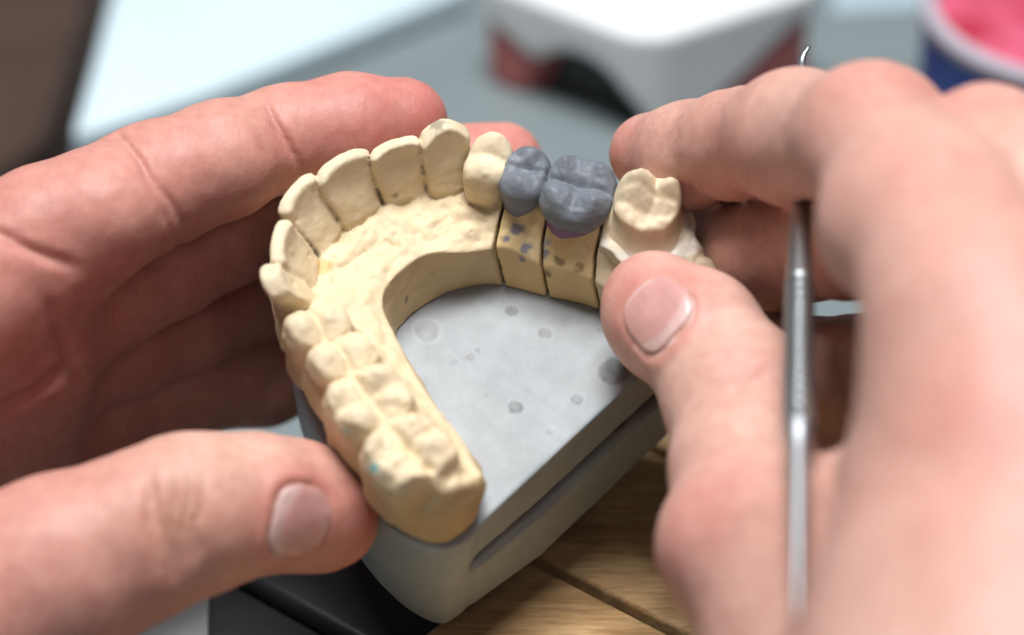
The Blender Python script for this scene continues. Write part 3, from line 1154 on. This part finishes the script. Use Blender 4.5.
# ================================================================== bench, board and what stands behind
def ground(px, py, z):
    """point at world height z (mm) on that sight line"""
    d = FWD + RIGHT * (px - RX / 2) / FPX - UP * (py - RY / 2) / FPX
    return CAM + d * ((z - CAM[2]) / d[2])


def prism(name, poly, z0, z1, mat, bev=1.0, parent=None, segs=3):
    """upright solid over a polygon, edges bevelled"""
    import bmesh
    bm = bmesh.new()
    lo = [bm.verts.new((p[0] * MM, p[1] * MM, z0 * MM)) for p in poly]
    f = bm.faces.new(lo)
    r = bmesh.ops.extrude_face_region(bm, geom=[f])
    vs_ = [e for e in r['geom'] if isinstance(e, bmesh.types.BMVert)]
    bmesh.ops.translate(bm, verts=vs_, vec=(0, 0, (z1 - z0) * MM))
    bmesh.ops.recalc_face_normals(bm, faces=bm.faces)
    if bev:
        bmesh.ops.bevel(bm, geom=list(bm.edges), offset=bev * MM, segments=segs, profile=0.5, affect='EDGES')
    me = bpy.data.meshes.new(name)
    bm.to_mesh(me)
    bm.free()
    me.polygons.foreach_set('use_smooth', np.ones(len(me.polygons), bool))
    me.set_sharp_from_angle(angle=math.radians(40))
    return link(name, me, mat, parent)


def simple(name, col, rough=0.5, var=0.12, scale=60, bump=0.05, bscale=400, **kw):
    m = Mat(name)
    lo = tuple(c * (1 - var) for c in col)
    hi = tuple(min(1, c * (1 + var)) for c in col)
    m.color(m.ramp(m.noise(scale, 4), [(0.3, lo), (0.7, hi)]))
    m.set(Roughness=rough, **kw)
    if bump:
        m.bump([(m.noise(bscale, 4), bump)])
    return m.m


BZ = -66.0
M_BENCH = simple('bench_laminate', (0.205, 0.24, 0.245), 0.4, 0.10, 25, 0.03)
prism('bench_top', [(-900, -320), (900, -320), (900, 1100), (-900, 1100)], BZ - 30, BZ, M_BENCH, 0)['kind'] = 'structure'

# wooden board under the model: planks with dark gaps, grain along them
m = Mat('oiled_beech')
mp = m.new('ShaderNodeMapping')
a = ground(545, 566, -35)
b = ground(690, 641, -35)
pd = unit((b - a) * [1, 1, 0])
pn = np.array([pd[1], -pd[0], 0])                 # towards the camera
mp.inputs['Rotation'].default_value = (0, 0, -math.atan2(pd[1], pd[0]))
mp.inputs['Scale'].default_value = (0.09, 1, 1)
m.lk(m.co, mp.inputs['Vector'])
g1 = m.noise(330, 5, 0.65, mp.outputs['Vector'], 0.4)
g2 = m.noise(1500, 3, 0.6, mp.outputs['Vector'])
c = m.ramp(g1, [(0.28, (0.44, 0.255, 0.11)), (0.5, (0.62, 0.405, 0.20)), (0.75, (0.73, 0.53, 0.30))])
c = m.mix(c, m.ramp(g2, [(0.35, 0.72), (0.6, 1.05)]), 1.0, 'MULTIPLY')
stain = m.ramp(m.noise(60, 3), [(0.35, (0.62, 0.55, 0.5)), (0.6, (1.0, 1.0, 1.0))])
m.color(m.mix(c, stain, 0.8, 'MULTIPLY'))
m.set(Roughness=0.5, Specular_IOR_Level=0.35)
m.bump([(g2, 0.06), (g1, 0.08)])
M_WOOD = m.m
board = empty('wooden_board', ((a + b) / 2 * [1, 1, 0] + [0, 0, BZ]))
tag(board, 'worn wooden board of wide planks with dark gaps, lying below the tilted grey base', 'board')
WZ = -34.5
left_end = ground(425, 632, WZ)
t0 = (left_end - a) @ pd
for k, (o0, o1) in enumerate([(-64.0, -33.2), (-31.6, -0.9), (0.9, 31.6), (33.2, 64.0)]):
    def pt(t, o):
        q = a + pd * t + pn * o
        return (q[0], q[1])
    tl = t0 + random.uniform(-1, 1) - (26 if o1 < 0 else 0)
    pl = prism('plank', [pt(tl, o0), pt(tl, o1), pt(tl + 150, o1), pt(tl + 150, o0)], WZ - 14, WZ - random.uniform(0, 0.3), M_WOOD, 0.8)
    adopt(pl, board)
for t in (12, 120):
    bt = prism('batten', [pt(t0 + t, -62), pt(t0 + t, 62), pt(t0 + t + 18, 62), pt(t0 + t + 18, -62)], BZ + 0.05, WZ - 14.05, M_WOOD, 0.8)
    adopt(bt, board)

# black case on the left of the board
M_BLACK = simple('black_plastic_and_shade', (0.018, 0.018, 0.020), 0.42, 0.2, 80, 0.03)  # also blackens the second model's opening as its shade
CZ = -42.0
def pt2(t, o):
    v = a + pd * t + pn * o
    return (v[0], v[1])


def back(px, py, z):
    v = ground(px, py, z) - a
    return v @ pd, v @ pn


case = empty('black_case', ground(300, 610, BZ))
tag(case, 'black plastic case with a raised lid, below the thumb and left of the wooden board', 'case')
l0, l1 = ground(205, 800, CZ), ground(205, 530, CZ)
tl1, ol1 = back(205, 530, CZ)
adopt(prism('case_body', [tuple(l0[:2]), tuple(l1[:2]), pt2(t0 - 30, ol1 + 2), pt2(t0 - 30, 1.0), pt2(t0 - 2.5, 1.0), pt2(t0 - 2.5, 90)], BZ + 0.05, CZ - 4, M_BLACK, 1.2), case)
s1, o1_ = back(252, 578, CZ)
adopt(prism('lid', [pt2(s1 - 6, o1_), pt2(s1 - 6, o1_ - 9), pt2(t0 - 33, o1_ - 16), pt2(t0 - 33, 2.0), pt2(t0 - 3.5, 2.0), pt2(t0 - 3.5, o1_)], CZ - 3.9, CZ, M_BLACK, 1.4), case)

M_PAPER = simple('white_paper', (0.86, 0.90, 0.92), 0.6, 0.02, 40, 0.02)
q = [ground(20, 700, BZ), ground(20, 560, BZ), ground(200, 545, BZ), ground(240, 700, BZ)]
tag(prism('paper_sheet', [(v[0], v[1]) for v in q], BZ + 0.05, BZ + 0.6, M_PAPER, 0.15, segs=1), 'white paper sheet on the bench beneath the wrist, beside the black case', 'paper')

# pale tray behind the cradling hand
M_TRAY = simple('pale_enamel', (0.64, 0.77, 0.82), 0.4, 0.03, 30, 0.0)
TZ0 = BZ + 7
q = [ground(215, 86, TZ0), ground(470, -16, TZ0), ground(330, -150, TZ0), ground(40, -60, TZ0), ground(20, 150, TZ0)]
tag(prism('tray', [(v[0], v[1]) for v in q], BZ + 0.05, TZ0, M_TRAY, 1.8), 'pale blue-white tray, blurred, behind the fingers of the cradling hand', 'tray')
q = [ground(830, 14, BZ), ground(930, 10, BZ), ground(935, -60, BZ), ground(840, -60, BZ)]
tag(prism('paper_slip', [(v[0], v[1]) for v in q], BZ + 0.05, BZ + 0.6, simple('pale_blue_paper', (0.40, 0.50, 0.55), 0.6, 0.03, 40, 0.02), 0.15, segs=1), 'small pale blue paper slip lying between the pink model and the blue jar', 'paper')

# brown leather case in the far corner
M_BROWN = simple('brown_leather', (0.055, 0.031, 0.021), 0.95, 0.15, 60, 0.15, 300)
q = [ground(90, -8, BZ + 22), ground(48, 128, BZ + 22), ground(-40, 190, BZ + 22), ground(-260, 150, BZ + 22), ground(-200, -120, BZ + 22), ground(112, -90, BZ + 22)]
bc = empty('leather_case', np.mean(q, 0) * [1, 1, 0] + [0, 0, BZ])
tag(bc, 'dark brown leather case, blurred, in the far corner beside the pale tray', 'case')
adopt(prism('case_body', [(v[0], v[1]) for v in q], BZ + 0.05, BZ + 13, M_BROWN, 4), bc)
adopt(prism('lid', [(v[0], v[1]) for v in q], BZ + 13.3, BZ + 22, M_BROWN, 4), bc)

# white-topped model with pink stone behind
HT = 24.0
c0 = ground(648, 42, BZ + HT)
ea = unit((ground(520, -6, BZ + HT) - c0) * [1, 1, 0])
eb = unit((ground(805, -8, BZ + HT) - c0) * [1, 1, 0])


def m_local(P):
    M = np.stack([ea[:2], eb[:2]], 1)
    return (P[:, :2] - c0[:2]) @ np.linalg.inv(M).T, P[:, 2] - BZ


def block(P, inset=0.0):
    ab, z = m_local(P)
    qx, qy = np.abs(ab[:, 0] - 23) - 23 + 7 + inset, np.abs(ab[:, 1] - 23) - 23 + 7 + inset
    d = np.sqrt(np.maximum(qx, 0) ** 2 + np.maximum(qy, 0) ** 2) + np.minimum(np.maximum(qx, qy), 0) - 7
    d = smax(d, z - HT + inset * 2, 2.0)
    d = np.maximum(d, 0.3 - z)
    hole = np.sqrt(((ab[:, 0] - 17) / 1.0) ** 2 + ((z - 0) * 1.0) ** 2) - 15.0
    hole = np.maximum(hole, ab[:, 1] - 40)
    return smax(d, -hole, 1.5), ab, z


def cap(P):
    d, ab, z = block(P)
    far = np.maximum(ab[:, 0] * 0.42 - 2, ab[:, 1] * 0.62 - 6)
    return smax(d, np.clip(far, 0, 17.5) - z, 1.0)


def pink_part(P):
    d, ab, z = block(P, 0.9)
    far = np.maximum(ab[:, 0] * 0.42 - 2, ab[:, 1] * 0.62 - 6)
    return smax(d, z - np.clip(far, 0, 17.5) + 0.1, 0.4)


cs = np.array([c0 + ea * x + eb * y for x in (-3, 49) for y in (-3, 49)])
gm = Grid((cs[:, 0].min(), cs[:, 1].min(), BZ - 1), (cs[:, 0].max(), cs[:, 1].max(), BZ + HT + 2), 0.9)
M_WHITE = simple('white_plaster', (0.80, 0.81, 0.81), 0.5, 0.03, 40, 0.05)
M_PINK = simple('pink_stone', (0.46, 0.13, 0.12), 0.5, 0.12, 60, 0.05)
pm = empty('plaster_model', c0 * [1, 1, 0] + (ea + eb) * 23 + [0, 0, BZ])
tag(pm, 'blurred second model with white top, pink stone sides and an arched opening filled black for its shade', 'model')


def shade_plug(P):  # solid black block inside the opening, standing in for its shade
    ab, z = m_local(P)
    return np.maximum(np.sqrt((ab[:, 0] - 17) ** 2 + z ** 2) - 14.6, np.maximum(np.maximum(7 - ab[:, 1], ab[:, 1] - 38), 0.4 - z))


for nm, fn, mt in (('top', cap, M_WHITE), ('pink_side', pink_part, M_PINK), ('recess_shade', shade_plug, M_BLACK)):
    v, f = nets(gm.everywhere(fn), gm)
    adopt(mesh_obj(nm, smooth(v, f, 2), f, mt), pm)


# jar of pink material
def lathe(name, prof, mat, c, parent=None, n=64, ax=(0, 0, 1)):
    """prof: list of (radius, height)"""
    ax = unit(ax)
    e1 = unit(np.cross(ax, [0.3, 1, 0.2]))
    e2 = np.cross(ax, e1)
    V, F = [], []
    for r, h in prof:
        for i in range(n):
            t = 2 * math.pi * i / n
            V.append(c + ax * h + (e1 * math.cos(t) + e2 * math.sin(t)) * max(r, 1e-4))
    for j in range(len(prof) - 1):
        for i in range(n):
            F.append([j * n + i, j * n + (i + 1) % n, (j + 1) * n + (i + 1) % n, (j + 1) * n + i])
    o = mesh_obj(name, np.array(V), F, mat)
    o.data.set_sharp_from_angle(angle=math.radians(35))
    if parent is not None:
        adopt(o, parent)
    return o


JH = 36.0
jc = ground(1084, 4, BZ + JH) * [1, 1, 0] + [0, 0, BZ]
M_BLUE = simple('blue_plastic', (0.022, 0.060, 0.30), 0.32, 0.05, 40, 0.0)
M_RIM = simple('grey_rim', (0.48, 0.42, 0.47), 0.4, 0.05, 40, 0.0)
m = Mat('pink_powder')
m.color(m.ramp(m.noise(45, 3), [(0.38, (0.42, 0.02, 0.05)), (0.58, (0.66, 0.11, 0.19))]))
m.set(Roughness=0.6)
m.bump([(m.noise(90, 4), 2.0)])
jar = empty('jar', jc)
tag(jar, 'round blue jar filled with bright pink material, in the far corner behind the knuckles', 'jar')
lathe('jar_body', [(0, .1), (29, .1), (30.3, 1.5), (30.3, JH - 3), (29.4, JH - 3), (29.4, 3), (0, 3)], M_BLUE, jc, jar)
lathe('rim', [(29.3, JH - 3), (31, JH - 3), (31.3, JH - 1), (30.6, JH), (28.3, JH), (27.8, JH - 1), (27.8, JH - 3), (29.3, JH - 3)], M_RIM, jc, jar)
lathe('contents', [(29.2, JH - 6.5), (29.2, JH - 3.2), (22, JH - 2.2), (10, JH - 1.2), (0, JH - 1.8)], m.m, jc, jar)

# ------------------------------------------------------------------ the instrument in the pinching hand
def steel(name, col, rough):
    m = Mat(name)
    m.color(col)
    m.set(Metallic=1.0, Roughness=rough)
    m.bump([(m.noise(1200, 2), 0.01)])
    return m.m


M_STEEL = steel('brushed_steel', (0.55, 0.58, 0.59), 0.42)
M_STEEL2 = steel('polished_steel', (0.60, 0.62, 0.64), 0.42)
p0, p1 = at(802, 66, -3), at(797, 618, -86)
tl_ax = unit(p1 - p0)
TL = np.linalg.norm(p1 - p0)


def tool_t(py):
    """distance along the instrument where it crosses that picture row"""
    lo_, hi_ = 0.0, TL
    for _ in range(40):
        md = (lo_ + hi_) / 2
        v = p0 + tl_ax * md - CAM
        y = RY / 2 - FPX * (v @ UP) / (v @ FWD)
        lo_, hi_ = (md, hi_) if y < py else (lo_, md)
    return lo_


k1, k2, k3 = tool_t(205), tool_t(282), tool_t(422)
tool = empty('dental_instrument', p0)
tag(tool, 'slim steel dental instrument with ringed grip and wire tip, passing behind the forefinger', 'instrument')
lathe('shank', [(0, 0), (0.6, 0.2), (0.85, 8), (1.2, k1), (1.8, k2), (0, k2 + .01)], M_STEEL, p0, tool, 24, tl_ax)
prof = [(0, k2 - .2), (1.8, k2)]
t = k2 + 0.6
while t < k3 - 1:
    prof += [(1.45, t), (1.95, t + 0.3), (1.95, t + 0.9), (1.45, t + 1.2)]
    t += 1.9
prof += [(1.8, k3), (0, k3 + .1)]
lathe('grip', prof, M_STEEL, p0, tool, 24, tl_ax)
lathe('neck', [(0, k3 - .1), (1.8, k3), (1.95, k3 + 1.2), (1.5, k3 + 3), (1.35, k3 + 6), (1.15, TL - 16), (0.55, TL - 5), (0.12, TL)], M_STEEL2, p0, tool, 24, tl_ax)
# twisted wire at the working end
tip = spline([p0 - tl_ax * -1.0, p0 - tl_ax * 1.2, at(804, 54, -1.5), at(807.5, 48.5, -1), at(808, 45.5, -0.5), at(806.5, 45, 0.5)], 6, False)
V, F = [], []
for i, c_ in enumerate(tip):
    r_ = 0.62 - 0.30 * i / len(tip)
    for k in range(8):
        an = k * math.pi / 4
        V.append(c_ + (RIGHT * math.cos(an) + FWD * math.sin(an)) * r_)
    if i:
        for k in range(8):
            F.append([(i - 1) * 8 + k, (i - 1) * 8 + (k + 1) % 8, i * 8 + (k + 1) % 8, i * 8 + k])
F.append([len(tip) * 8 - 8 + k for k in range(8)])
adopt(mesh_obj('wire_tip', np.array(V), F, M_STEEL), tool)
# ================================================================== light
w = bpy.data.worlds.new('World')
SC.world = w
w.use_nodes = True
bg = w.node_tree.nodes['Background']
bg.inputs['Color'].default_value = (0.80, 0.90, 1.0, 1)
bg.inputs['Strength'].default_value = 0.028


def area(name, loc, target, size, power, col, sy=None):
    l = bpy.data.lights.new(name, 'AREA')
    l.energy = power
    l.color = col
    l.size = size * MM
    if sy:
        l.shape = 'RECTANGLE'
        l.size_y = sy * MM
    o = bpy.data.objects.new(name, l)
    COL.objects.link(o)
    o.location = np.asarray(loc, float) * MM
    from mathutils import Vector
    d = Vector(target) - Vector(loc)
    o.rotation_euler = d.to_track_quat('-Z', 'Y').to_euler()
    return o


area('window_light', (-40, 30, 950), (0, 0, 0), 430, 16.5, (0.96, 0.98, 1.0), 430)

area('fill_light', (70, -520, 520), (0, 0, 0), 400, 0.35, (0.95, 0.98, 1.0), 400)  # added fill from the camera side, lifts the base's back face and wood

vs = SC.view_settings
SC.display_settings.display_device = 'sRGB'
vs.view_transform = 'Standard'
vs.look = 'None'
vs.exposure = 0
vs.gamma = 1
SC.cycles.use_denoising = True
SC.cycles.max_bounces = 8
SC.cycles.diffuse_bounces = 2
